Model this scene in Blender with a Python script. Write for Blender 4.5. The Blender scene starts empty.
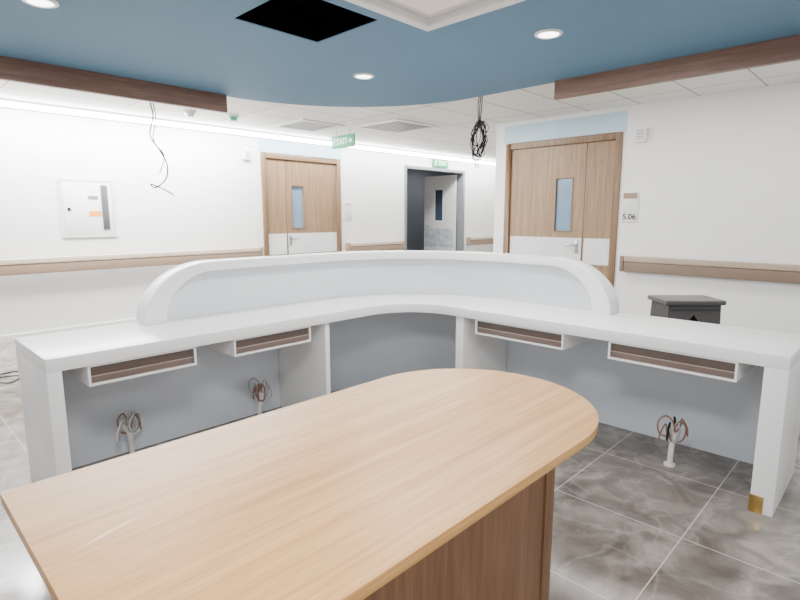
import bpy, bmesh, math, random
from mathutils import Vector, Matrix
random.seed(4)
C = bpy.context.scene.collection
PI = math.pi
R_ = math.radians

def lin(c):
    c = c / 255.0
    return c / 12.92 if c <= 0.04045 else ((c + 0.055) / 1.055) ** 2.4
def rgb(r, g, b): return (lin(r), lin(g), lin(b), 1.0)

# ------------------------------------------------------------------ materials
def base_mat(name, rough=0.5, metal=0.0, spec=0.5):
    m = bpy.data.materials.new(name); m.use_nodes = True
    nt = m.node_tree; b = nt.nodes['Principled BSDF']
    b.inputs['Roughness'].default_value = rough
    b.inputs['Metallic'].default_value = metal
    b.inputs['Specular IOR Level'].default_value = spec
    return m, nt, b
def objcoord(nt, scale=(1, 1, 1)):
    tc = nt.nodes.new('ShaderNodeTexCoord'); mp = nt.nodes.new('ShaderNodeMapping')
    mp.inputs['Scale'].default_value = scale
    nt.links.new(tc.outputs['Object'], mp.inputs['Vector'])
    return mp.outputs['Vector']
def ramp(nt, stops):
    r = nt.nodes.new('ShaderNodeValToRGB'); e = r.color_ramp.elements
    e[0].position, e[0].color = stops[0]; e[1].position, e[1].color = stops[-1]
    for p, c in stops[1:-1]:
        x = e.new(p); x.color = c
    return r
def noise(nt, vec, scale, detail=3, dist=0.0):
    n = nt.nodes.new('ShaderNodeTexNoise')
    n.inputs['Scale'].default_value = scale; n.inputs['Detail'].default_value = detail
    n.inputs['Distortion'].default_value = dist
    nt.links.new(vec, n.inputs['Vector']); return n
def paint(name, col, rough=0.5, metal=0.0, var=0.04, scale=6, spec=0.5, bump=0.0):
    m, nt, b = base_mat(name, rough, metal, spec)
    c = rgb(*col)
    lo = tuple(max(0, v * (1 - var)) for v in c[:3]) + (1,)
    hi = tuple(min(1, v * (1 + var)) for v in c[:3]) + (1,)
    v = objcoord(nt); n = noise(nt, v, scale)
    r = ramp(nt, [(0.3, lo), (0.7, hi)])
    nt.links.new(n.outputs['Fac'], r.inputs['Fac']); nt.links.new(r.outputs['Color'], b.inputs['Base Color'])
    return m
def wood(name, dark, mid, light, axis='x', rough=0.4, scale=1.0, fine=1.0):
    m, nt, b = base_mat(name, rough)
    s = {'x': (0.8, 16 * fine, 16 * fine), 'y': (16 * fine, 0.8, 16 * fine), 'z': (16 * fine, 16 * fine, 0.8)}[axis]
    v = objcoord(nt, tuple(k * scale for k in s))
    n = noise(nt, v, 1.6, 6, 0.5); n2 = noise(nt, v, 9.0, 4, 0.2)
    mx = nt.nodes.new('ShaderNodeMath'); mx.operation = 'MULTIPLY_ADD'
    mx.inputs[1].default_value = 0.45
    nt.links.new(n2.outputs['Fac'], mx.inputs[0])
    mu = nt.nodes.new('ShaderNodeMath'); mu.operation = 'MULTIPLY'; mu.inputs[1].default_value = 0.6
    nt.links.new(n.outputs['Fac'], mu.inputs[0]); nt.links.new(mu.outputs[0], mx.inputs[2])
    r = ramp(nt, [(0.36, rgb(*dark)), (0.52, rgb(*mid)), (0.66, rgb(*light))])
    nt.links.new(mx.outputs[0], r.inputs['Fac']); nt.links.new(r.outputs['Color'], b.inputs['Base Color'])
    return m
def emit(name, col, strength):
    m, nt, b = base_mat(name, 0.5)
    b.inputs['Base Color'].default_value = rgb(*col)
    b.inputs['Emission Color'].default_value = rgb(*col)
    b.inputs['Emission Strength'].default_value = strength
    return m
def brick(nt, vec, w, h, mortar):
    k = nt.nodes.new('ShaderNodeTexBrick')
    k.offset = 0.0; k.squash = 1.0
    k.inputs['Scale'].default_value = 1.0
    k.inputs['Brick Width'].default_value = w; k.inputs['Row Height'].default_value = h
    k.inputs['Mortar Size'].default_value = mortar; k.inputs['Mortar Smooth'].default_value = 0.1
    k.inputs['Bias'].default_value = 0.0
    nt.links.new(vec, k.inputs['Vector']); return k
def floor_mat():
    m, nt, b = base_mat('grey_marble_tile', 0.12)
    v = objcoord(nt)
    k = brick(nt, v, 0.6, 0.6, 0.0025)
    k.inputs['Color1'].default_value = (0.9, 0.9, 0.9, 1); k.inputs['Color2'].default_value = (1, 1, 1, 1)
    k.inputs['Mortar'].default_value = (1, 1, 1, 1)
    n1 = noise(nt, v, 5.0, 12, 1.0)
    cl = ramp(nt, [(0.3, rgb(96, 89, 82)), (0.5, rgb(122, 114, 107)), (0.7, rgb(152, 144, 136))])
    nt.links.new(n1.outputs['Fac'], cl.inputs['Fac'])
    n2 = noise(nt, v, 3.6, 10, 0.6)
    vn = ramp(nt, [(0.465, (0, 0, 0, 1)), (0.5, (0.16, 0.16, 0.16, 1)), (0.535, (0, 0, 0, 1))])
    nt.links.new(n2.outputs['Fac'], vn.inputs['Fac'])
    m1 = nt.nodes.new('ShaderNodeMix'); m1.data_type = 'RGBA'
    nt.links.new(vn.outputs['Color'], m1.inputs[0]); nt.links.new(cl.outputs['Color'], m1.inputs[6])
    m1.inputs[7].default_value = rgb(204, 197, 189)
    m2 = nt.nodes.new('ShaderNodeMix'); m2.data_type = 'RGBA'; m2.blend_type = 'MULTIPLY'; m2.inputs[0].default_value = 1
    nt.links.new(m1.outputs[2], m2.inputs[6]); nt.links.new(k.outputs['Color'], m2.inputs[7])
    m3 = nt.nodes.new('ShaderNodeMix'); m3.data_type = 'RGBA'
    nt.links.new(k.outputs['Fac'], m3.inputs[0]); nt.links.new(m2.outputs[2], m3.inputs[6])
    m3.inputs[7].default_value = rgb(188, 182, 174)
    nt.links.new(m3.outputs[2], b.inputs['Base Color'])
    return m
def ceil_mat():
    m, nt, b = base_mat('white_ceiling_panel', 0.6)
    k = brick(nt, objcoord(nt), 1.2, 0.6, 0.007)
    k.inputs['Color1'].default_value = rgb(230, 229, 226); k.inputs['Color2'].default_value = rgb(240, 239, 236)
    k.inputs['Mortar'].default_value = rgb(140, 140, 138)
    nt.links.new(k.outputs['Color'], b.inputs['Base Color'])
    return m

M = {}
M['floor'] = floor_mat(); M['ceil'] = ceil_mat()
M['wall'] = paint('white_wall_paint', (238, 238, 236), 0.55, var=0.015, scale=2)
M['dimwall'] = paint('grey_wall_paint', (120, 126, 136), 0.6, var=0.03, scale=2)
M['blue'] = paint('blue_ceiling_paint', (96, 132, 158), 0.65, var=0.02, scale=2, spec=0.3)
M['skyblue'] = paint('pale_blue_paint', (180, 210, 224), 0.5, var=0.02)
M['solid'] = paint('white_solid_surface', (244, 244, 243), 0.25, var=0.01, scale=3)
M['panel'] = paint('shaded_white_laminate', (216, 223, 231), 0.35, var=0.01, scale=3)  # bluish tone carries the weaker light on the desk's inner panels
M['screenface'] = paint('pale_grey_laminate', (216, 220, 225), 0.35, var=0.01, scale=3)
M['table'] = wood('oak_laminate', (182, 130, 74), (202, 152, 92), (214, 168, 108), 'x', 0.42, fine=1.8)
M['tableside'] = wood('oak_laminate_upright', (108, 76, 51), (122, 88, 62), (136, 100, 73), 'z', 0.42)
M['scratch'] = paint('pale_scuff', (232, 208, 176), 0.5)
M['door'] = wood('door_oak', (120, 95, 69), (140, 113, 85), (153, 127, 98), 'z', 0.45)
M['doorframe'] = wood('door_frame_oak', (106, 80, 56), (123, 96, 70), (136, 109, 82), 'z', 0.45)
M['valance_x'] = wood('valance_wood', (98, 71, 59), (115, 87, 74), (129, 101, 87), 'x', 0.5)
M['valance_y'] = wood('valance_wood_cross', (98, 71, 59), (115, 87, 74), (129, 101, 87), 'y', 0.5)
M['drawer'] = paint('brown_drawer_front', (96, 82, 75), 0.45)
M['drawerlip'] = paint('brown_drawer_lip', (112, 96, 88), 0.45)
M['drawerline'] = paint('pale_drawer_line', (164, 150, 141), 0.4)
M['dark'] = paint('dark_gap', (44, 38, 36), 0.7)
M['black'] = paint('opening_dark', (8, 9, 12), 1.0, spec=0.0)  # paints the darkness inside the ceiling opening
M['rail'] = paint('taupe_handrail_vinyl', (146, 124, 105), 0.45)
M['railcap'] = paint('cream_handrail_cap', (204, 189, 171), 0.4)
M['raildark'] = paint('muted_taupe_vinyl', (122, 103, 88), 0.45)
M['railcapdark'] = paint('taupe_handrail_cap', (170, 151, 133), 0.4)
M['steel'] = paint('brushed_steel', (170, 172, 175), 0.28, 1.0)
M['gloss'] = paint('glossy_white_plate', (222, 223, 224), 0.08, spec=0.9)
M['brass'] = paint('brushed_brass', (206, 172, 104), 0.3, 1.0)
M['white'] = paint('white_plastic', (240, 240, 240), 0.35)
M['offwhite'] = paint('grey_white_enamel', (222, 222, 221), 0.4)
M['skirt'] = paint('pale_skirting', (228, 228, 225), 0.4)
M['grey'] = paint('grey_plastic', (120, 124, 128), 0.5)
M['darkgrey'] = paint('dark_grey_enamel', (84, 84, 86), 0.4)
M['charcoal'] = paint('charcoal_plastic', (48, 47, 47), 0.4)
M['stool'] = paint('dark_grey_plastic', (72, 70, 69), 0.35)
M['glass'] = paint('blue_grey_glass', (112, 140, 166), 0.12, spec=0.7)
M['darkglass'] = paint('dark_glass', (60, 72, 88), 0.1, spec=0.7)
M['marble'] = paint('grey_marble_plate', (186, 192, 198), 0.3, var=0.25, scale=9)
M['orange'] = paint('orange_sticker', (236, 150, 56), 0.5)
M['red'] = paint('brown_wire', (142, 104, 84), 0.5)
M['wire'] = paint('black_wire', (30, 30, 32), 0.6, spec=0.2)
M['greywire'] = paint('grey_wire', (168, 164, 158), 0.5)
M['conduit'] = paint('white_conduit', (230, 228, 224), 0.5)
M['green'] = emit('green_sign_face', (40, 150, 96), 0.3)
M['greendot'] = paint('green_plastic', (86, 190, 140), 0.4)
M['signwhite'] = emit('white_sign_ink', (235, 245, 240), 0.6)
M['ink'] = paint('dark_ink', (46, 44, 46), 0.6)
M['lamp'] = emit('lamp_diffuser', (255, 252, 246), 8.0)
M['panel_glow'] = emit('panel_added_glow', (232, 222, 210), 0.35)  # soft glow added to the ceiling panel for top light
M['strip'] = emit('strip_diffuser', (255, 255, 255), 50.0)

# ------------------------------------------------------------------ mesh helpers
def box(bm, x0, x1, y0, y1, z0, z1, mtx=None):
    m = Matrix.Translation(((x0 + x1) / 2, (y0 + y1) / 2, (z0 + z1) / 2)) @ Matrix.Diagonal((abs(x1 - x0), abs(y1 - y0), abs(z1 - z0), 1))
    if mtx is not None: m = mtx @ m
    bmesh.ops.create_cube(bm, size=1.0, matrix=m)
def cyl(bm, p, r, h, axis='z', n=28, r2=None):
    rot = {'z': Matrix(), 'x': Matrix.Rotation(PI / 2, 4, 'Y'), 'y': Matrix.Rotation(PI / 2, 4, 'X')}[axis]
    bmesh.ops.create_cone(bm, cap_ends=True, segments=n, radius1=r, radius2=r if r2 is None else r2, depth=h,
                          matrix=Matrix.Translation(p) @ rot)
def smooth_pts(pts, k=6):
    P = [Vector(p) for p in pts]; out = []
    for i in range(len(P) - 1):
        p0 = P[max(i - 1, 0)]; p1 = P[i]; p2 = P[i + 1]; p3 = P[min(i + 2, len(P) - 1)]
        for j in range(k):
            t = j / k
            out.append(0.5 * ((2 * p1) + (p2 - p0) * t + (2 * p0 - 5 * p1 + 4 * p2 - p3) * t * t + (3 * p1 - p0 - 3 * p2 + p3) * t ** 3))
    out.append(P[-1]); return out
def tube(bm, pts, r, n=8, k=6):
    P = smooth_pts(pts, k); rings = []; up = Vector((0.31, 0.52, 0.8)).normalized()
    for i, p in enumerate(P):
        d = (P[min(i + 1, len(P) - 1)] - P[max(i - 1, 0)])
        if d.length < 1e-9: d = Vector((0, 0, 1))
        d.normalize(); a = (up - d * up.dot(d))
        if a.length < 1e-4: a = d.orthogonal()
        a.normalize(); b = d.cross(a); up = a
        rings.append([bm.verts.new(p + (a * math.cos(2 * PI * j / n) + b * math.sin(2 * PI * j / n)) * r) for j in range(n)])
    for i in range(len(rings) - 1):
        for j in range(n):
            bm.faces.new((rings[i][j], rings[i][(j + 1) % n], rings[i + 1][(j + 1) % n], rings[i + 1][j]))
    bm.faces.new(rings[0]); bm.faces.new(list(reversed(rings[-1])))
def prism(bm, outline, w0, w1, mp):
    a = [bm.verts.new(mp(u, v, w0)) for u, v in outline]; b = [bm.verts.new(mp(u, v, w1)) for u, v in outline]
    n = len(a); bm.faces.new(a); bm.faces.new(list(reversed(b)))
    for i in range(n): bm.faces.new((a[i], a[(i + 1) % n], b[(i + 1) % n], b[i]))
def finish(name, bm, mat, parent=None, bevel=0.0, seg=2, local=False, angle=35):
    bmesh.ops.remove_doubles(bm, verts=bm.verts, dist=1e-6)
    bmesh.ops.recalc_face_normals(bm, faces=bm.faces)
    if bevel:
        ed = [e for e in bm.edges if len(e.link_faces) == 2 and e.calc_face_angle(0) > R_(30)]
        bmesh.ops.bevel(bm, geom=ed, offset=bevel, segments=seg, affect='EDGES', profile=0.6, clamp_overlap=True)
    me = bpy.data.meshes.new(name); bm.to_mesh(me); bm.free()
    for p in me.polygons: p.use_smooth = True
    me.set_sharp_from_angle(angle=R_(angle))
    me.materials.append(M[mat])
    o = bpy.data.objects.new(name, me); C.objects.link(o)
    if parent is not None: attach(o, parent, local)
    return o
def world_of(o):
    m = Matrix.LocRotScale(o.location, o.rotation_euler, None)
    if o.parent: m = world_of(o.parent) @ o.matrix_parent_inverse @ m
    return m
def attach(o, parent, local=False):
    o.parent = parent
    if not local: o.matrix_parent_inverse = world_of(parent).inverted()
def nb(): return bmesh.new()
def thing(name, label, cat, loc=(0, 0, 0), rz=0, group=None):
    o = bpy.data.objects.new(name, None); C.objects.link(o); o.empty_display_size = 0.1
    o.location = loc; o.rotation_euler = (0, 0, rz); o['label'] = label; o['category'] = cat
    if group: o['group'] = group
    return o
def tag(o, label, cat, group=None):
    o['label'] = label; o['category'] = cat
    if group: o['group'] = group
    return o
def structure(name, bm, mat, **k):
    o = finish(name, bm, mat, **k); o['kind'] = 'structure'; return o
def structure_root(name, loc):
    o = bpy.data.objects.new(name, None); C.objects.link(o); o.location = loc; o['kind'] = 'structure'; o.empty_display_size = 0.1; return o
def text(name, body, size, mat, parent, origin, facing, align='CENTER', local=False):
    cu = bpy.data.curves.new(name, 'FONT'); cu.body = body; cu.size = size; cu.align_x = align; cu.align_y = 'CENTER'; cu.extrude = 0.0006; cu.offset = 0.002
    tmp = bpy.data.objects.new(name + '_tmp', cu); C.objects.link(tmp)
    dg = bpy.context.evaluated_depsgraph_get(); me = bpy.data.meshes.new_from_object(tmp.evaluated_get(dg))
    bpy.data.objects.remove(tmp)
    if facing == '-x': rot = Matrix(((0, 0, -1, 0), (-1, 0, 0, 0), (0, 1, 0, 0), (0, 0, 0, 1)))
    else: rot = Matrix(((1, 0, 0, 0), (0, 0, -1, 0), (0, 1, 0, 0), (0, 0, 0, 1)))
    me.transform(Matrix.Translation(origin) @ rot); me.materials.clear(); me.materials.append(M[mat])
    o = bpy.data.objects.new(name, me); C.objects.link(o); attach(o, parent, local); return o

# ------------------------------------------------------------------ room shell
CEIL = 2.65; SOF = 2.47; YL = 7.2; XR = 6.4
D2A, D2B = 2.58, 4.17
bm = nb(); box(bm, -3, 14, -3, 10.2, -0.1, 0); structure('floor', bm, 'floor')
bm = nb(); box(bm, -3, 14, -3, 10.2, CEIL, CEIL + 0.1); structure('ceiling', bm, 'ceil')
bm = nb(); prism(bm, [(-3, 0), (4.42, 0), (4.42, 2.35), (5.96, 2.35), (5.96, 0), (7.55, 0), (7.55, 2.37), (9.45, 2.37), (9.45, 0), (14, 0), (14, CEIL), (-3, CEIL)],
                 YL, YL + 0.15, lambda u, v, w: (u, w, v)); structure('wall_left', bm, 'wall')
bm = nb(); prism(bm, [(-3, 0), (D2A, 0), (D2A, 2.37), (D2B, 2.37), (D2B, 0), (4.34, 0), (4.34, CEIL), (-3, CEIL)],
                 XR, XR + 0.15, lambda u, v, w: (w, u, v))
box(bm, XR + 0.15, 13.9, 4.19, 4.34, 0, CEIL); structure('wall_right', bm, 'wall')
bm = nb(); box(bm, 13.85, 14, 4.34, 7.2, 0, CEIL); structure('wall_far', bm, 'wall')
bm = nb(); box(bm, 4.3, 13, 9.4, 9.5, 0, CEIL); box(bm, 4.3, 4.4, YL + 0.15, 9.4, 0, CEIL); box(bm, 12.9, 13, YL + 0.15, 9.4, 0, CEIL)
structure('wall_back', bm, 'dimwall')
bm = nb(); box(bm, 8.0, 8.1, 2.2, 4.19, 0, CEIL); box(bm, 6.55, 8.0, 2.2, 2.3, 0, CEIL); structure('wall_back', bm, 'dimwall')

# baseboards
bm = nb()
for a, b in ((-3, 4.42), (5.96, 7.55), (9.45, 13.85)): box(bm, a, b, YL - 0.012, YL, 0, 0.08)
structure('baseboard_left', bm, 'skirt')
bm = nb(); box(bm, XR - 0.012, XR, -3, D2A, 0, 0.08); box(bm, XR - 0.012, XR, D2B, 4.34, 0, 0.08); structure('baseboard_right', bm, 'skirt')

# blue dropped ceiling with rounded corner and two openings (a 2D curve turned into mesh)
def holed_plate(name, outline, holes, z0, z1, mat):
    cu = bpy.data.curves.new(name, 'CURVE'); cu.dimensions = '2D'; cu.fill_mode = 'BOTH'; cu.extrude = (z1 - z0) / 2
    for ring in [outline] + holes:
        s = cu.splines.new('POLY'); s.points.add(len(ring) - 1); s.use_cyclic_u = True
        for p, (x, y) in zip(s.points, ring): p.co = (x, y, 0, 1)
    tmp = bpy.data.objects.new(name + '_tmp', cu); C.objects.link(tmp)
    dg = bpy.context.evaluated_depsgraph_get(); me = bpy.data.meshes.new_from_object(tmp.evaluated_get(dg))
    bpy.data.objects.remove(tmp); b = nb(); b.from_mesh(me); bpy.data.meshes.remove(me)
    bmesh.ops.translate(b, verts=b.verts, vec=(0, 0, (z0 + z1) / 2))
    return finish(name, b, mat)
BX, BY, BR = 4.12, 4.62, 1.62
outl = [(-3, -3), (BX, -3)]
for i in range(33):
    a = i / 32 * PI / 2
    outl.append((BX - BR + BR * math.cos(a), BY - BR + BR * math.sin(a)))
outl.append((-3, BY))
rect = lambda x0, x1, y0, y1: [(x0, y0), (x1, y0), (x1, y1), (x0, y1)]
HATCH = (1.60, 2.17, 2.27, 2.82); LP = (1.82, 2.45, 1.54, 2.15)
sof = holed_plate('ceiling', outl, [rect(*HATCH), rect(*LP)], SOF, CEIL - 0.001, 'blue'); sof['kind'] = 'structure'
bm = nb(); prism(bm, [(-3, BY - 0.05)] + [(2.475 + 0.025 * math.sin(k / 8 * PI), BY - 0.025 - 0.025 * math.cos(k / 8 * PI)) for k in range(9)] + [(-3, BY)], SOF - 0.15, SOF, lambda u, v, w: (u, v, w))
structure('trim_1', bm, 'valance_x', bevel=0.003)
bm = nb(); box(bm, BX - 0.05, BX, -3, 2.22, SOF - 0.14, SOF); structure('trim_2', bm, 'valance_y', bevel=0.003)

# black unfinished ceiling opening; added black lining stands in for its darkness
x0, x1, y0, y1 = HATCH
t = thing('ceiling_opening', 'black unfinished square opening cut in the blue ceiling', 'opening', ((x0 + x1) / 2, (y0 + y1) / 2, SOF))
bm = nb(); e = 0.006
box(bm, x0 + e, x1 - e, y0 + e, y1 - e, CEIL - 0.02, CEIL - 0.006)
for q in ((x0 + 0.001, x0 + e, y0, y1), (x1 - e, x1 - 0.001, y0, y1), (x0, x1, y0 + 0.001, y0 + e), (x0, x1, y1 - e, y1 - 0.001)):
    box(bm, q[0], q[1], q[2], q[3], SOF + 0.004, CEIL - 0.006)
finish('shade_liner', bm, 'black', t)
# ceiling panel: outer flange, stepped inner frame, recessed infill with an added glow
x0, x1, y0, y1 = LP
t = thing('ceiling_panel', 'large white framed square panel recessed in the blue ceiling', 'ceiling light', ((x0 + x1) / 2, (y0 + y1) / 2, SOF))
def ring(b, o, i, z0, z1):
    box(b, x0 - o, x1 + o, y0 - o, y0 + i, z0, z1); box(b, x0 - o, x1 + o, y1 - i, y1 + o, z0, z1)
    box(b, x0 - o, x0 + i, y0 + i, y1 - i, z0, z1); box(b, x1 - i, x1 + o, y0 + i, y1 - i, z0, z1)
bm = nb(); ring(bm, 0.02, 0.03, SOF - 0.012, SOF - 0.0005); finish('frame', bm, 'white', t)
bm = nb(); ring(bm, -0.002, 0.031, SOF, SOF + 0.0295); ring(bm, -0.002, 0.06, SOF + 0.03, SOF + 0.042); finish('stepped_edge', bm, 'offwhite', t)
bm = nb(); box(bm, x0 + 0.003, x1 - 0.003, y0 + 0.003, y1 - 0.003, SOF + 0.058, SOF + 0.068); ring(bm, -0.002, 0.06, SOF + 0.0421, SOF + 0.0575); finish('diffuser', bm, 'panel_glow', t)
# downlights
def downlight(x, y, label):
    t = thing('downlight', label, 'downlight', (x, y, SOF), 0, 'round downlights in the blue ceiling')
    bm = nb(); n = 40
    prof = [(0.082, 0), (0.082, -0.006), (0.066, -0.012), (0.060, -0.006), (0.060, -0.001)]
    rings = [[bm.verts.new((x + r * math.cos(2 * PI * j / n), y + r * math.sin(2 * PI * j / n), SOF + z)) for j in range(n)] for r, z in prof]
    for i in range(len(rings) - 1):
        for j in range(n): bm.faces.new((rings[i][j], rings[i][(j + 1) % n], rings[i + 1][(j + 1) % n], rings[i + 1][j]))
    finish('trim_ring', bm, 'white', t)
    bm = nb(); cyl(bm, (x, y, SOF - 0.004), 0.059, 0.006, n=n); finish('lens', bm, 'lamp', t)
downlight(2.90, 3.20, 'round downlight in the blue ceiling, nearest its rounded outer edge')
downlight(3.02, 1.70, 'round downlight in the blue ceiling, nearest the right-hand wooden valance')
downlight(0.80, 3.30, 'round downlight at the top left corner of the blue ceiling')

# ------------------------------------------------------------------ doors
def hospital_door(name, W, top, mp, main, small, win, handle_u, hinge):
    org = mp(W / 2, 0, 0); root = structure_root(name, org)
    def bx(b, u0, u1, w0, w1, z0, z1):
        p = mp(u0, w0, z0); q = mp(u1, w1, z1)
        box(b, min(p[0], q[0]), max(p[0], q[0]), min(p[1], q[1]), max(p[1], q[1]), z0, z1)
    g = 0.002
    b = nb(); bx(b, g, 0.08, -0.13, 0.018, 0, top - g); bx(b, W - 0.08, W - g, -0.13, 0.018, 0, top - g); bx(b, 0.08, W - 0.08, -0.13, 0.018, top - 0.08, top - g)
    finish('door_frame', b, 'doorframe', root, bevel=0.003)
    b = nb(); bx(b, -0.03, W + 0.03, 0.0005, 0.006, top + 0.004, CEIL - 0.05); finish('transom_panel', b, 'skyblue', root)
    for k, (u0, u1) in enumerate((main, small)):
        b = nb(); c0, c1 = u0 + 0.004, u1 - 0.004
        if k == 0:   # leaf with a real opening for the vision panel
            bx(b, c0, win[0], -0.06, -0.015, 0.008, top - 0.085); bx(b, win[1], c1, -0.06, -0.015, 0.008, top - 0.085)
            bx(b, win[0], win[1], -0.06, -0.015, 0.008, 1.21); bx(b, win[0], win[1], -0.06, -0.015, 1.87, top - 0.085)
        else: bx(b, c0, c1, -0.06, -0.015, 0.008, top - 0.085)
        leaf = finish('door_leaf', b, 'door', root)
        b = nb(); bx(b, u0 + 0.02, u1 - 0.012, -0.0148, -0.011, 0.80, 1.125); pl = finish('push_plate', b, 'gloss', leaf)
        if k == 0:
            b = nb(); bx(b, win[0] + 0.001, win[1] - 0.001, -0.045, -0.035, 1.212, 1.868); finish('vision_panel', b, 'glass', leaf)
            b = nb(); f = 0.014
            bx(b, win[0] - f, win[0], -0.016, -0.008, 1.21 - f, 1.87 + f); bx(b, win[1], win[1] + f, -0.016, -0.008, 1.21 - f, 1.87 + f)
            bx(b, win[0], win[1], -0.016, -0.008, 1.21 - f, 1.21); bx(b, win[0], win[1], -0.016, -0.008, 1.87, 1.87 + f)
            finish('vision_frame', b, 'doorframe', leaf)
            b = nb(); bx(b, handle_u - 0.022, handle_u + 0.022, -0.011, -0.004, 0.93, 1.09)
            s = 1 if hinge > handle_u else -1
            bx(b, handle_u - 0.01, handle_u + 0.01, -0.004, 0.045, 1.025, 1.045)
            bx(b, min(handle_u - 0.01 * s, handle_u + 0.13 * s), max(handle_u - 0.01 * s, handle_u + 0.13 * s), 0.03, 0.047, 1.025, 1.045)
            finish('door_handle', b, 'steel', leaf, bevel=0.003)
    return root
hospital_door('door_1', 1.54, 2.35, lambda u, w, z: (4.42 + u, YL - w, z), (0.44, 1.46), (0.08, 0.44), (0.55, 0.77), 0.50, 1.46)
hospital_door('door_2', 1.59, 2.37, lambda u, w, z: (XR - w, 4.17 - u, z), (0.08, 1.15), (1.15, 1.51), (0.76, 0.98), 1.08, 0.08)
# open doorway further along the left wall
root = structure_root('door_3', (8.5, YL, 0)); g = 0.002
b = nb(); box(b, 7.55 + g, 7.61, YL - 0.015, YL + 0.15, 0, 2.37 - g); box(b, 9.39, 9.45 - g, YL - 0.015, YL + 0.15, 0, 2.37 - g); box(b, 7.61, 9.39, YL - 0.015, YL + 0.15, 2.31, 2.37 - g)
finish('door_frame', b, 'grey', root, bevel=0.003)
b = nb()
xa, xb = 9.335, 9.38; ya, yb = YL + 0.16, YL + 1.06
box(b, xa, xb, ya, ya + 0.36, 0.01, 2.29); box(b, xa, xb, ya + 0.58, yb, 0.01, 2.29); box(b, xa, xb, ya + 0.36, ya + 0.58, 0.01, 1.3); box(b, xa, xb, ya + 0.36, ya + 0.58, 1.98, 2.29)
leaf = finish('door_leaf', b, 'offwhite', root); leaf['label'] = 'white leaf standing open into the room'
b = nb(); box(b, xa + 0.01, xb - 0.01, ya + 0.361, ya + 0.579, 1.301, 1.979); finish('vision_panel', b, 'darkglass', leaf)
b = nb(); box(b, xa - 0.004, xa - 0.0003, ya + 0.02, yb - 0.02, 0.70, 1.12); finish('push_plate', b, 'marble', leaf)
b = nb(); box(b, xa - 0.05, xa - 0.004, yb - 0.1, yb - 0.08, 1.16, 1.18); box(b, xa - 0.05, xa - 0.035, yb - 0.22, yb - 0.08, 1.16, 1.18); finish('door_handle', b, 'steel', leaf)

# ------------------------------------------------------------------ handrails
def handrail(label, a0, a1, wall, axis, m1='rail', m2='railcap'):
    def bx(b, u0, u1, w0, w1, z0, z1):
        if axis == 'x': box(b, u0, u1, wall - w1, wall - w0, z0, z1)
        else: box(b, wall - w1, wall - w0, u0, u1, z0, z1)
    loc = ((a0 + a1) / 2, wall, 0.83) if axis == 'x' else (wall, (a0 + a1) / 2, 0.83)
    t = thing('handrail', label, 'handrail', loc, 0, 'wall handrails')
    b = nb(); bx(b, a0 + 0.05, a1 - 0.05, 0.045, 0.085, 0.755, 0.869); finish('rail', b, m1, t, bevel=0.012, seg=3)
    b = nb(); bx(b, a0 + 0.05, a1 - 0.05, 0.042, 0.09, 0.87, 0.935); finish('grip_cap', b, m2, t, bevel=0.012, seg=3)
    for e0, e1 in ((a0, a0 + 0.049), (a1 - 0.049, a1)):
        b = nb(); bx(b, e0, e1, 0.0005, 0.088, 0.752, 0.936); finish('end_cap', b, m1, t, bevel=0.014, seg=3)
    n = max(2, int((a1 - a0) / 1.2))
    for i in range(n):
        c = a0 + (a1 - a0) * (i + 0.5) / n
        b = nb(); bx(b, c - 0.035, c + 0.035, 0.0005, 0.046, 0.80, 0.86); finish('bracket', b, 'railcap', t)
handrail('long beige and taupe handrail on left wall under the white wall cabinet', -2.6, 4.36, YL, 'x')
handrail('short taupe handrail between the left wooden door and the open doorway', 6.05, 7.48, YL, 'x')
handrail('far taupe handrail beyond the open doorway down the corridor', 9.55, 13.2, YL, 'x')
handrail('brown handrail on right wall beside the right wooden door', -2.4, 2.5, XR, 'y', 'raildark', 'railcapdark')

# ------------------------------------------------------------------ wall light strip
t = thing('light_strip', 'long glowing white light strip along top of left wall', 'strip light', (5, YL, 2.58))
b = nb(); box(b, -2.5, 13.5, YL - 0.03, YL - 0.0005, 2.555, 2.617); finish('channel', b, 'white', t)
b = nb(); box(b, -2.48, 13.48, YL - 0.045, YL - 0.0305, 2.558, 2.614); finish('diffuser', b, 'strip', t)

# ------------------------------------------------------------------ reception desk
CX, CY, DEP = 2.48, 2.30, 0.61
XS, YE, TOP = 0.535, 0.345, 0.775
RO = 3.48 - CX     # outer radius
L1 = CX - XS; LA = RO * PI / 2; L2 = CY - YE; LT = L1 + LA + L2
def dp(s, d):
    r = RO - d
    if s <= L1: return (XS + s, CY + r)
    if s <= L1 + LA:
        a = PI / 2 - (s - L1) / RO
        return (CX + r * math.cos(a), CY + r * math.sin(a))
    return (CX + r, CY - (s - L1 - LA))
def samples(s0, s1, step=0.06):
    cuts = sorted({s0, s1} | {c for c in (L1, L1 + LA) if s0 < c < s1}); out = []
    for a, c in zip(cuts[:-1], cuts[1:]):
        n = max(1, int((c - a) / step)); out += [a + (c - a) * i / n for i in range(n)]
    return out + [cuts[-1]]
def strip(b, s0, s1, d0, d1, z0, z1):
    S = samples(s0, s1); rows = []
    for s in S:
        p, q = dp(s, d0), dp(s, d1)
        rows.append([b.verts.new((p[0], p[1], z0)), b.verts.new((q[0], q[1], z0)), b.verts.new((q[0], q[1], z1)), b.verts.new((p[0], p[1], z1))])
    for i in range(len(rows) - 1):
        for j in range(4): b.faces.new((rows[i][j], rows[i][(j + 1) % 4], rows[i + 1][(j + 1) % 4], rows[i + 1][j]))
    b.faces.new(rows[0]); b.faces.new(list(reversed(rows[-1])))
desk = thing('reception_desk', 'white L-shaped reception desk with rounded corner and curved raised screen', 'desk', (2.9, 2.7, 0))
TH = 0.062; UN = TOP - TH - 0.0005
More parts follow.
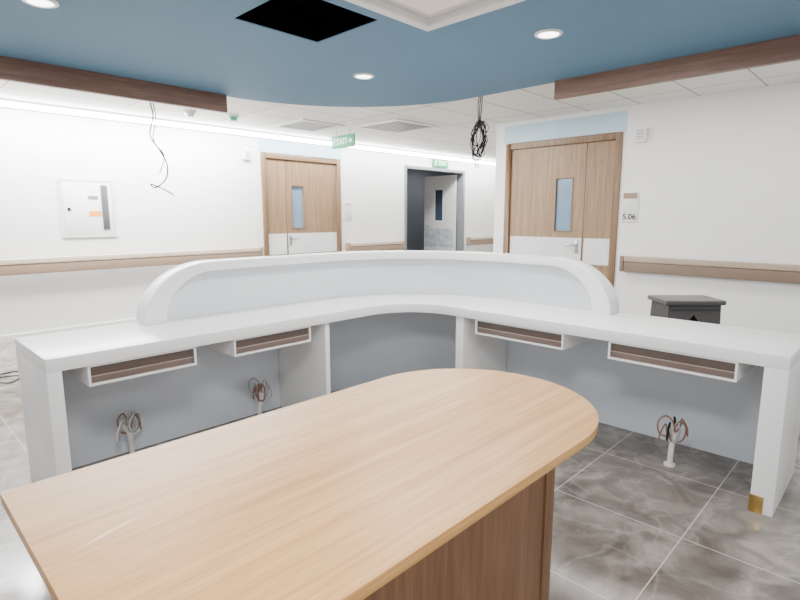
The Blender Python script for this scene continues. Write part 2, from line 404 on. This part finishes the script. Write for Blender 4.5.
b = nb(); strip(b, 0, LT, 0, DEP, TOP - TH, TOP); finish('worktop', b, 'solid', desk, bevel=0.0015)
b = nb(); box(b, XS, XS + 0.06, CY + RO - DEP, CY + RO, 0, UN); finish('end_panel', b, 'solid', desk, bevel=0.0015)
b = nb(); box(b, 3.48 - DEP, 3.48, YE, YE + 0.095, 0, UN); ep = finish('end_panel', b, 'solid', desk, bevel=0.0015)
b = nb(); box(b, 3.48 - DEP - 0.004, 3.48 - DEP + 0.05, YE + 0.04, YE + 0.098, 0, 0.085); f = finish('foot_cap', b, 'brass', ep, bevel=0.002); f['label'] = 'brass foot cap'
b = nb(); box(b, 2.09, 2.125, CY + RO - DEP + 0.015, CY + RO - 0.036, 0, UN); finish('divider_panel', b, 'solid', desk, bevel=0.002)
b = nb(); box(b, 3.48 - DEP + 0.015, 3.48 - 0.036, 2.185, 2.25, 0, UN); finish('divider_panel', b, 'solid', desk, bevel=0.002)
SL = 2.09 - XS; SR = L1 + LA + (CY - 2.185)
b = nb(); strip(b, 0.061, SL - 0.001, 0.003, 0.035, 0, UN); finish('back_panel', b, 'panel', desk)
b = nb(); strip(b, SR + 0.001, LT - 0.096, 0.003, 0.035, 0, UN); finish('back_panel', b, 'panel', desk)
b = nb(); strip(b, SL, SR, 0.003, 0.035, 0, UN); finish('corner_panel', b, 'panel', desk)
# raised curved screen: rim following an arch, recessed inner face
SA, SB = 0.60, L1 + LA + (CY - 1.355); AO, BO, AI, BI = 0.44, 0.345, 0.318, 0.288
def contour(a, bb, s_flat):
    pts = []
    for i in range(25):
        th = i / 24 * PI / 2; pts.append((SA + AO - a * math.cos(th), TOP + bb * math.sin(th)))
    for s in s_flat: pts.append((s, TOP + bb))
    for i in range(25):
        th = PI / 2 - i / 24 * PI / 2; pts.append((SB - AO + a * math.cos(th), TOP + bb * math.sin(th)))
    return pts
sf = samples(SA + AO, SB - AO, 0.05)[1:-1]
O_ = contour(AO, BO, sf); I_ = contour(AI, BI, sf)
def P3(s, z, d): x, y = dp(s, d); return (x, y, z + 0.0005)
b = nb(); D0, D1 = 0.005, 0.15
vo0 = [b.verts.new(P3(s, z, D0)) for s, z in O_]; vo1 = [b.verts.new(P3(s, z, D1)) for s, z in O_]
vi0 = [b.verts.new(P3(s, z, D0)) for s, z in I_]; vi1 = [b.verts.new(P3(s, z, D1)) for s, z in I_]
n = len(O_)
for i in range(n - 1):
    b.faces.new((vo1[i], vo1[i + 1], vi1[i + 1], vi1[i])); b.faces.new((vo0[i], vi0[i], vi0[i + 1], vo0[i + 1]))
    b.faces.new((vo0[i], vo0[i + 1], vo1[i + 1], vo1[i])); b.faces.new((vi0[i], vi1[i], vi1[i + 1], vi0[i + 1]))
for i in (0, n - 1): b.faces.new((vo0[i], vo1[i], vi1[i], vi0[i]))
scr = finish('raised_screen', b, 'solid', desk, bevel=0.0015, seg=2)
b = nb()
E0, E1 = 0.02, 0.085
f0 = [b.verts.new(P3(s, z, E0)) for s, z in I_]; f1 = [b.verts.new(P3(s, z, E1)) for s, z in I_]
g0 = [b.verts.new(P3(s, TOP, E0)) for s, z in I_]; g1 = [b.verts.new(P3(s, TOP, E1)) for s, z in I_]
for i in range(n - 1):
    for q in ((f1[i], f1[i + 1], g1[i + 1], g1[i]), (f0[i], f0[i + 1], g0[i + 1], g0[i])):
        try: b.faces.new(q)
        except ValueError: pass
finish('screen_face', b, 'screenface', scr)
# keyboard drawers under the worktop
def drawer(u0, u1, wing):
    def bx(b, a0, a1, w0, w1, z0, z1):     # w measured back from the front edge
        if wing == 'left': box(b, a0, a1, CY + RO - DEP + w0, CY + RO - DEP + w1, z0, z1)
        else: box(b, 3.48 - DEP + w0, 3.48 - DEP + w1, a0, a1, z0, z1)
    zt = UN - 0.001; zb = 0.612; k = 0.011
    b = nb(); bx(b, u0, u1, 0.008, 0.42, zb, zb + k); bx(b, u0, u0 + k, 0.008, 0.42, zb + k, zt); bx(b, u1 - k, u1, 0.008, 0.42, zb + k, zt)
    bx(b, u0 + k, u1 - k, 0.40, 0.42, zb + k, zt); bx(b, u0 + k, u1 - k, 0.008, 0.40, zt - 0.008, zt)
    d = finish('drawer', b, 'solid', desk)
    b = nb(); bx(b, u0 + k + 0.001, u1 - k - 0.001, 0.018, 0.034, zb + k + 0.036, zt - 0.009)
    fr = finish('drawer_front', b, 'drawer', d, bevel=0.0015)
    b = nb(); bx(b, u0 + k + 0.001, u1 - k - 0.001, 0.016, 0.034, zb + k + 0.001, zb + k + 0.0308); lp = finish('drawer_lip', b, 'drawerlip', fr, bevel=0.002)
    b = nb(); bx(b, u0 + k + 0.001, u1 - k - 0.001, 0.015, 0.03, zb + k + 0.031, zb + k + 0.0358); finish('drawer_line', b, 'drawerline', fr)
drawer(0.70, 1.22, 'left'); drawer(1.44, 1.97, 'left'); drawer(1.44, 2.08, 'right'); drawer(0.545, 1.17, 'right')

# ------------------------------------------------------------------ oak table
tb = thing('meeting_table', 'large oak meeting table with one rounded end in the foreground', 'table', (1.0, 1.07, 0))
tx0, ty0, ty1 = 0.18, 0.64, 1.50; rr = (ty1 - ty0) / 2; cx = 1.45; cy = (ty0 + ty1) / 2
o = [(tx0, ty0)] + [(cx + rr * math.cos(-PI / 2 + PI * i / 48), cy + rr * math.sin(-PI / 2 + PI * i / 48)) for i in range(49)] + [(tx0, ty1)]
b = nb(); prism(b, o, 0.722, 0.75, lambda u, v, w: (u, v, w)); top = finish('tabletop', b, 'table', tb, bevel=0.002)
b = nb(); prism(b, [(0.235, 1.120), (0.29, 1.131), (0.34, 1.146), (0.40, 1.168), (0.34, 1.154), (0.29, 1.141)], 0.7501, 0.7503, lambda u, v, w: (u, v, w)); s = finish('scuff_mark', b, 'scratch', top); s['label'] = 'faint pale scuff mark'
for a in (0.36, 1.445):
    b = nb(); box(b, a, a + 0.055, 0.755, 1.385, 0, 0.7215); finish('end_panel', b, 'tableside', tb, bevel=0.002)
for y in (0.762, 1.353):
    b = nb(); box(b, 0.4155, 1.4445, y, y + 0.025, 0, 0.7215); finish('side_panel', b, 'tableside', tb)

# ------------------------------------------------------------------ stool behind the desk
t = thing('stool', 'dark grey plastic stool behind the right wing of the desk', 'stool', (4.62, 1.28, 0), R_(-45.9))
b = nb(); box(b, -0.235, 0.235, -0.16, 0.16, 0.715, 0.752); finish('seat', b, 'stool', t, bevel=0.012, seg=3, local=True)
for y in (-0.14, 0.125):
    b = nb(); prism(b, [(-0.205, 0.7145), (0.205, 0.7145), (0.232, 0), (0.17, 0), (0.115, 0.50), (0.0, 0.64), (-0.115, 0.50), (-0.17, 0), (-0.232, 0)], y, y + 0.015, lambda u, v, w: (u, w, v))
    finish('leg_panel', b, 'stool', t, local=True)
for sx in (-1, 1):
    b = nb(); prism(b, [(0.205 * sx, 0.7145), (0.19 * sx, 0.7145), (0.215 * sx, 0), (0.23 * sx, 0)], -0.1245, 0.1245, lambda u, v, w: (u, w, v))
    finish('side_panel', b, 'charcoal', t, local=True)
b = nb(); box(b, -0.19, 0.19, -0.156, -0.1405, 0.672, 0.706); finish('rim_band', b, 'charcoal', t, local=True, bevel=0.003)

# ------------------------------------------------------------------ wall cabinet
t = thing('wall_cabinet', 'white metal cabinet with dark handle strip mounted on the left wall', 'cabinet', (2.04, YL, 1.15))
b = nb(); Y0 = YL - 0.014
for q in ((1.74, 1.77, 1.15, 1.835), (2.31, 2.34, 1.15, 1.835), (1.77, 2.31, 1.15, 1.18), (1.77, 2.31, 1.805, 1.835)): box(b, q[0], q[1], Y0, YL - 0.0005, q[2], q[3])
finish('frame', b, 'offwhite', t)
b = nb(); box(b, 1.774, 2.306, YL - 0.011, YL - 0.0005, 1.184, 1.801); d = finish('cabinet_door', b, 'white', t, bevel=0.002)
b = nb(); box(b, 2.185, 2.26, YL - 0.022, YL - 0.0112, 1.24, 1.77); finish('handle', b, 'darkgrey', d, bevel=0.004)
b = nb(); cyl(b, (1.83, YL - 0.015, 1.48), 0.02, 0.0076, 'y'); finish('lock', b, 'charcoal', d)
b = nb(); box(b, 2.04, 2.175, YL - 0.014, YL - 0.0112, 1.40, 1.46); s = finish('sticker', b, 'orange', d); s['label'] = 'orange sticker'
b = nb(); box(b, 2.04, 2.15, YL - 0.014, YL - 0.0112, 1.60, 1.64); s = finish('sticker', b, 'grey', d); s['label'] = 'grey sticker'

# ------------------------------------------------------------------ small wall and ceiling fittings
def wall_box(label, pos, axis, w=0.12, h=0.15):
    t = thing('wall_speaker', label, 'speaker', pos)
    x, y, z = pos
    b = nb()
    if axis == '-y': box(b, x - w / 2, x + w / 2, y - 0.06, y - 0.0005, z - h / 2, z + h / 2)
    else: box(b, x - 0.06, x - 0.0005, y - w / 2, y + w / 2, z - h / 2, z + h / 2)
    finish('housing', b, 'white', t, bevel=0.01, seg=3)
    b = nb()
    for i in range(5):
        zz = z - h * 0.3 + i * h * 0.15
        if axis == '-y': box(b, x - w * 0.34, x + w * 0.34, y - 0.063, y - 0.0602, zz - 0.004, zz + 0.004)
        else: box(b, x - 0.063, x - 0.0602, y - w * 0.34, y + w * 0.34, zz - 0.004, zz + 0.004)
    finish('grille', b, 'grey', t)
wall_box('small white wall box high on left wall beside the left wooden door', (4.18, YL, 2.29), '-y')
wall_box('small white wall box high on right wall beside the right wooden door', (XR, 2.37, 2.31), '-x')
t = thing('room_sign', 'white room number sign on right wall beside the right wooden door', 'sign', (XR, 2.45, 1.34))
b = nb(); box(b, XR - 0.012, XR - 0.0005, 2.355, 2.545, 1.33, 1.68); pl = finish('plate', b, 'offwhite', t, bevel=0.003)
b = nb(); box(b, XR - 0.0145, XR - 0.0122, 2.37, 2.53, 1.60, 1.665); finish('header_band', b, 'rail', t)
text('lettering', '5.06', 0.09, 'ink', t, (XR - 0.0135, 2.45, 1.39), '-x')
t = thing('room_sign', 'small white sign on left wall beside the left wooden door', 'sign', (6.13, YL, 1.4))
b = nb(); box(b, 6.04, 6.2, YL - 0.012, YL - 0.0005, 1.34, 1.64); finish('plate', b, 'offwhite', t, bevel=0.003)
b = nb(); box(b, 6.06, 6.18, YL - 0.0145, YL - 0.0122, 1.575, 1.625); finish('header_band', b, 'railcap', t)
# exit signs, each with lettering, a running figure and (the hanging one) an arrow
def runner(parent, mp):
    b = nb()
    def limb(pts, hw):
        for (ax, az), (bx_, bz) in zip(pts[:-1], pts[1:]):
            d = Vector((bx_ - ax, bz - az)).normalized(); q = Vector((-d.y, d.x)) * hw
            prism(b, [(ax + q.x, az + q.y), (bx_ + q.x, bz + q.y), (bx_ - q.x, bz - q.y), (ax - q.x, az - q.y)], 0, 0.002, mp)
    prism(b, [(0.012 + 0.012 * math.cos(k * PI / 6), 0.05 + 0.012 * math.sin(k * PI / 6)) for k in range(12)], 0, 0.002, mp)
    limb([(0.006, 0.036), (-0.006, -0.005)], 0.010)
    limb([(0.006, 0.030), (0.028, 0.012), (0.042, 0.022)], 0.005)
    limb([(0.002, 0.030), (-0.024, 0.020), (-0.032, -0.002)], 0.005)
    limb([(-0.004, -0.004), (0.022, -0.022), (0.016, -0.052)], 0.006)
    limb([(-0.006, -0.004), (-0.018, -0.034), (-0.046, -0.040)], 0.006)
    return finish('running_figure', b, 'signwhite', parent)
t = thing('exit_sign', 'green exit sign hanging from the white ceiling in front of the corridor', 'exit sign', (5.20, 6.2, 2.5))
b = nb(); box(b, 5.185, 5.215, 5.95, 6.45, 2.39, 2.57); finish('panel', b, 'green', t, bevel=0.004)
for y in (6.05, 6.35):
    b = nb(); cyl(b, (5.20, y, 2.61), 0.006, 0.0795); finish('hanger', b, 'steel', t)
text('lettering', 'EXIT', 0.115, 'signwhite', t, (5.184, 6.21, 2.48), '-x')
runner(t, lambda u, v, w: (5.1842 - w, 6.39 - u, 2.478 + v))
b = nb(); prism(b, [(6.07, 2.472), (6.03, 2.472), (6.03, 2.447), (5.98, 2.482), (6.03, 2.517), (6.03, 2.492), (6.07, 2.492)], 5.182, 5.1845, lambda u, v, w: (w, u, v)); finish('arrow', b, 'signwhite', t)
t = thing('exit_sign', 'green exit sign fixed on the wall above the open doorway', 'exit sign', (8.6, YL, 2.46))
b = nb(); box(b, 8.36, 8.84, YL - 0.035, YL - 0.0005, 2.39, 2.55); finish('panel', b, 'green', t, bevel=0.004)
text('lettering', 'EXIT', 0.12, 'signwhite', t, (8.66, YL - 0.036, 2.468), '-y')
runner(t, lambda u, v, w: (8.44 + u, YL - 0.0358 - w, 2.468 + v))
# air-conditioning cassettes
def cassette(x, y, hw, hd, label):
    t = thing('air_vent', label, 'air vent', (x, y, CEIL), 0, 'square vents in the white ceiling')
    b = nb(); z0, z1 = CEIL - 0.02, CEIL - 0.0005; w = 0.06
    box(b, x - hw, x + hw, y - hd, y - hd + w, z0, z1); box(b, x - hw, x + hw, y + hd - w, y + hd, z0, z1)
    box(b, x - hw, x - hw + w, y - hd + w, y + hd - w, z0, z1); box(b, x + hw - w, x + hw, y - hd + w, y + hd - w, z0, z1)
    finish('frame', b, 'offwhite', t)
    b = nb(); box(b, x - hw + w, x + hw - w, y - hd + w, y + hd - w, CEIL - 0.006, z1); finish('backing', b, 'darkgrey', t)
    b = nb(); nn = 9
    for i in range(nn):
        yy = y - hd + w + (i + 0.5) * (2 * hd - 2 * w) / nn
        box(b, x - hw + w, x + hw - w, yy - 0.010, yy + 0.010, CEIL - 0.012, CEIL - 0.0065)
    finish('grille', b, 'offwhite', t)
cassette(4.62, 6.25, 0.36, 0.36, 'square vent in white ceiling beside the hanging exit sign')
cassette(5.52, 5.40, 0.42, 0.42, 'square vent in white ceiling nearer the blue ceiling edge')
def detector(x, y, mat, label):
    t = thing('smoke_detector', label, 'detector', (x, y, CEIL))
    b = nb(); cyl(b, (x, y, CEIL - 0.012), 0.075, 0.023); finish('base', b, 'white', t, bevel=0.003)
    b = nb(); cyl(b, (x, y, CEIL - 0.047), 0.045, 0.046, r2=0.064); finish('cover', b, mat, t, bevel=0.004)
detector(3.52, 6.33, 'greendot', 'small round green covered detector on the white ceiling')
detector(3.02, 6.45, 'offwhite', 'small round white detector on the white ceiling')

# ------------------------------------------------------------------ cables
def outlet_cable(base, rot, label, cols):
    t = thing('floor_cable', label, 'cable', base, rot)
    b = nb(); tube(b, [(0, 0, 0.0), (0.005, 0.01, 0.07), (-0.006, 0.0, 0.14), (-0.012, 0.01, 0.2)], 0.015, 10); c = finish('conduit', b, 'conduit', t, local=True)
    b = nb(); cyl(b, (0, 0, 0.006), 0.03, 0.012); finish('floor_collar', b, 'conduit', t, local=True)
    for i, col in enumerate(cols):
        a = i * 1.9 + rot; ca, sa = math.cos(a), math.sin(a) * 0.5; h = 0.23 + 0.015 * (i % 3)
        b = nb(); tube(b, [(-0.012, 0.01, 0.19), (-0.01 + 0.01 * ca, 0.01 * sa, h), (0.045 * ca, 0.045 * sa, h + 0.035), (0.085 * ca, 0.075 * sa, h),
                           (0.07 * ca, 0.065 * sa, h - 0.07), (0.0, 0.03 * sa, h - 0.085), (-0.045 * ca, 0.02 * sa, h - 0.03), (-0.05 * ca, -0.02 * sa, h + 0.015), (-0.085 * ca, -0.03 * sa, h - 0.04), (-0.09 * ca, -0.035 * sa, h - 0.09)], 0.0048, 6)
        finish('wire', b, col, c, local=True)
outlet_cable((3.10, 0.87, 0), 2.4, 'white conduit with brown and black wires under right desk wing', ['red', 'wire', 'red', 'greywire'])
outlet_cable((1.01, 3.16, 0), 0.4, 'white conduit with grey wires under the desk, by its left end', ['greywire', 'red', 'greywire', 'conduit'])
outlet_cable((1.85, 3.14, 0), 2.2, 'white conduit with brown wires under the desk, near left divider', ['red', 'greywire', 'greywire', 'red'])
# thin wire hanging from the white ceiling on the left
b = nb(); tube(b, [(2.50, 6.30, CEIL - 0.001), (2.52, 6.30, 2.5), (2.48, 6.32, 2.3), (2.56, 6.28, 2.14), (2.62, 6.25, 1.98), (2.60, 6.26, 1.82), (2.50, 6.32, 1.72), (2.46, 6.34, 1.76), (2.58, 6.27, 1.70), (2.66, 6.22, 1.64)], 0.008, 6)
tube(b, [(2.53, 6.30, CEIL - 0.001), (2.55, 6.3, 2.48), (2.51, 6.31, 2.25), (2.60, 6.27, 2.08), (2.55, 6.3, 1.88)], 0.006, 6)
tag(finish('hanging_wire', b, 'wire'), 'thin loose dark wire dangling from the white ceiling on the left', 'cable')
# coiled black bundle
t = thing('cable_bundle', 'tangled black cable bundle hanging from ceiling before right wooden door', 'cable', (4.69, 3.40, CEIL))
b = nb()
for k in range(3): tube(b, [(4.69 + 0.012 * k, 3.40 - 0.01 * k, CEIL - 0.001), (4.68 + 0.014 * k, 3.41 - 0.012 * k, 2.5), (4.69 + 0.008 * k, 3.40, 2.32)], 0.005, 6)
finish('lead', b, 'wire', t)
b = nb()
for k in range(11):
    a = random.uniform(-0.9, 0.9); w = random.uniform(0.045, 0.095); h = random.uniform(0.12, 0.21); zc = random.uniform(2.34, 2.40) - h
    dx = Vector((0.70 * math.cos(a) + 0.5 * math.sin(a), -0.72 * math.cos(a) + 0.5 * math.sin(a), 0)).normalized()
    c = Vector((4.70 + random.uniform(-.025, .025), 3.40 + random.uniform(-.025, .025), zc))
    sk = random.uniform(-0.04, 0.04); ph = random.uniform(0, 6)
    tube(b, [c + dx * (w * math.sin(q / 12 * 2 * PI) * (1 + 0.25 * math.sin(3 * q + ph)) + sk * math.cos(q / 12 * 2 * PI)) + Vector((0, 0, h * math.cos(q / 12 * 2 * PI))) for q in range(13)], 0.004, 6, 3)
for k in range(3):
    q = Vector((4.70 + random.uniform(-.03, .03), 3.40 + random.uniform(-.03, .03), 2.2))
    tube(b, [(4.70, 3.40, 2.34), q + Vector((0.02, -0.03, 0)), q + Vector((-0.02, 0.02, -0.14)), q + Vector((0.02 * k - 0.03, -0.02 * k + 0.03, -0.30))], 0.004, 6)
finish('coil', b, 'wire', t)
b = nb(); cyl(b, (4.70, 3.40, 2.32), 0.032, 0.03, n=16); finish('tie', b, 'charcoal', t)
# loose cords on the floor beyond the left desk end
b = nb(); tube(b, [(0.55, 5.5, 0.006), (0.75, 5.62, 0.006), (0.9, 5.5, 0.02), (0.8, 5.38, 0.006), (0.65, 5.55, 0.03), (0.85, 5.75, 0.006), (1.05, 5.7, 0.006)], 0.006, 6)
tag(finish('loose_cord', b, 'wire'), 'loose dark cord lying on the floor beyond the left desk end', 'cable')

# ------------------------------------------------------------------ lights
def area(loc, size, power, col=(1, 1, 1), rot=(0, 0, 0), sy=None):
    l = bpy.data.lights.new('area_lamp', 'AREA'); l.energy = power; l.color = col
    l.size = size
    if sy: l.shape = 'RECTANGLE'; l.size_y = sy
    o = bpy.data.objects.new('area_lamp', l); C.objects.link(o); o.location = loc; o.rotation_euler = rot; return o
WM = (1, 0.975, 0.945)
area((2.135, 1.845, SOF - 0.02), 0.5, 40, WM)  # lamp added under the ceiling panel to light the table
area((0.2, 0.4, SOF - 0.02), 0.6, 62, WM)  # added unseen soffit light, no fixture modelled
area((0.6, -1.6, SOF - 0.02), 0.8, 50, WM)  # another added light out of view, behind the camera
area((5.0, YL - 0.35, CEIL - 0.03), 12, 380, (1, 1, 1), (0, 0, 0), 0.12)
area((2.4, YL - 0.6, CEIL - 0.03), 3.0, 260, (1, 1, 1), (0, 0, 0), 0.3)  # added wall wash for the bright glow on the left wall
area((5.3, 1.0, CEIL - 0.03), 0.6, 50, WM, (0, 0, 0), 4.0)
area((5.2, 4.2, CEIL - 0.03), 0.6, 48, WM)
area((10.4, 8.5, CEIL - 0.03), 0.6, 14, WM)  # added fill to brighten the room behind the open doorway
for x, y in ((2.90, 3.20), (3.02, 1.70), (0.80, 3.30)): area((x, y, SOF - 0.02), 0.1, 24, WM)
w = bpy.data.worlds.new('World'); bpy.context.scene.world = w; w.use_nodes = True
bg = w.node_tree.nodes['Background']; bg.inputs['Color'].default_value = (0.98, 0.985, 1.0, 1); bg.inputs['Strength'].default_value = 1.35

# ------------------------------------------------------------------ camera
cam = bpy.data.cameras.new('camera'); cam.sensor_width = 36; cam.lens = 530 / 800 * 36
co = bpy.data.objects.new('camera', cam); C.objects.link(co)
co.location = (0, 0, 1.4); co.rotation_euler = (R_(90 - 9.0), 0, R_(-45.9))
bpy.context.scene.camera = co
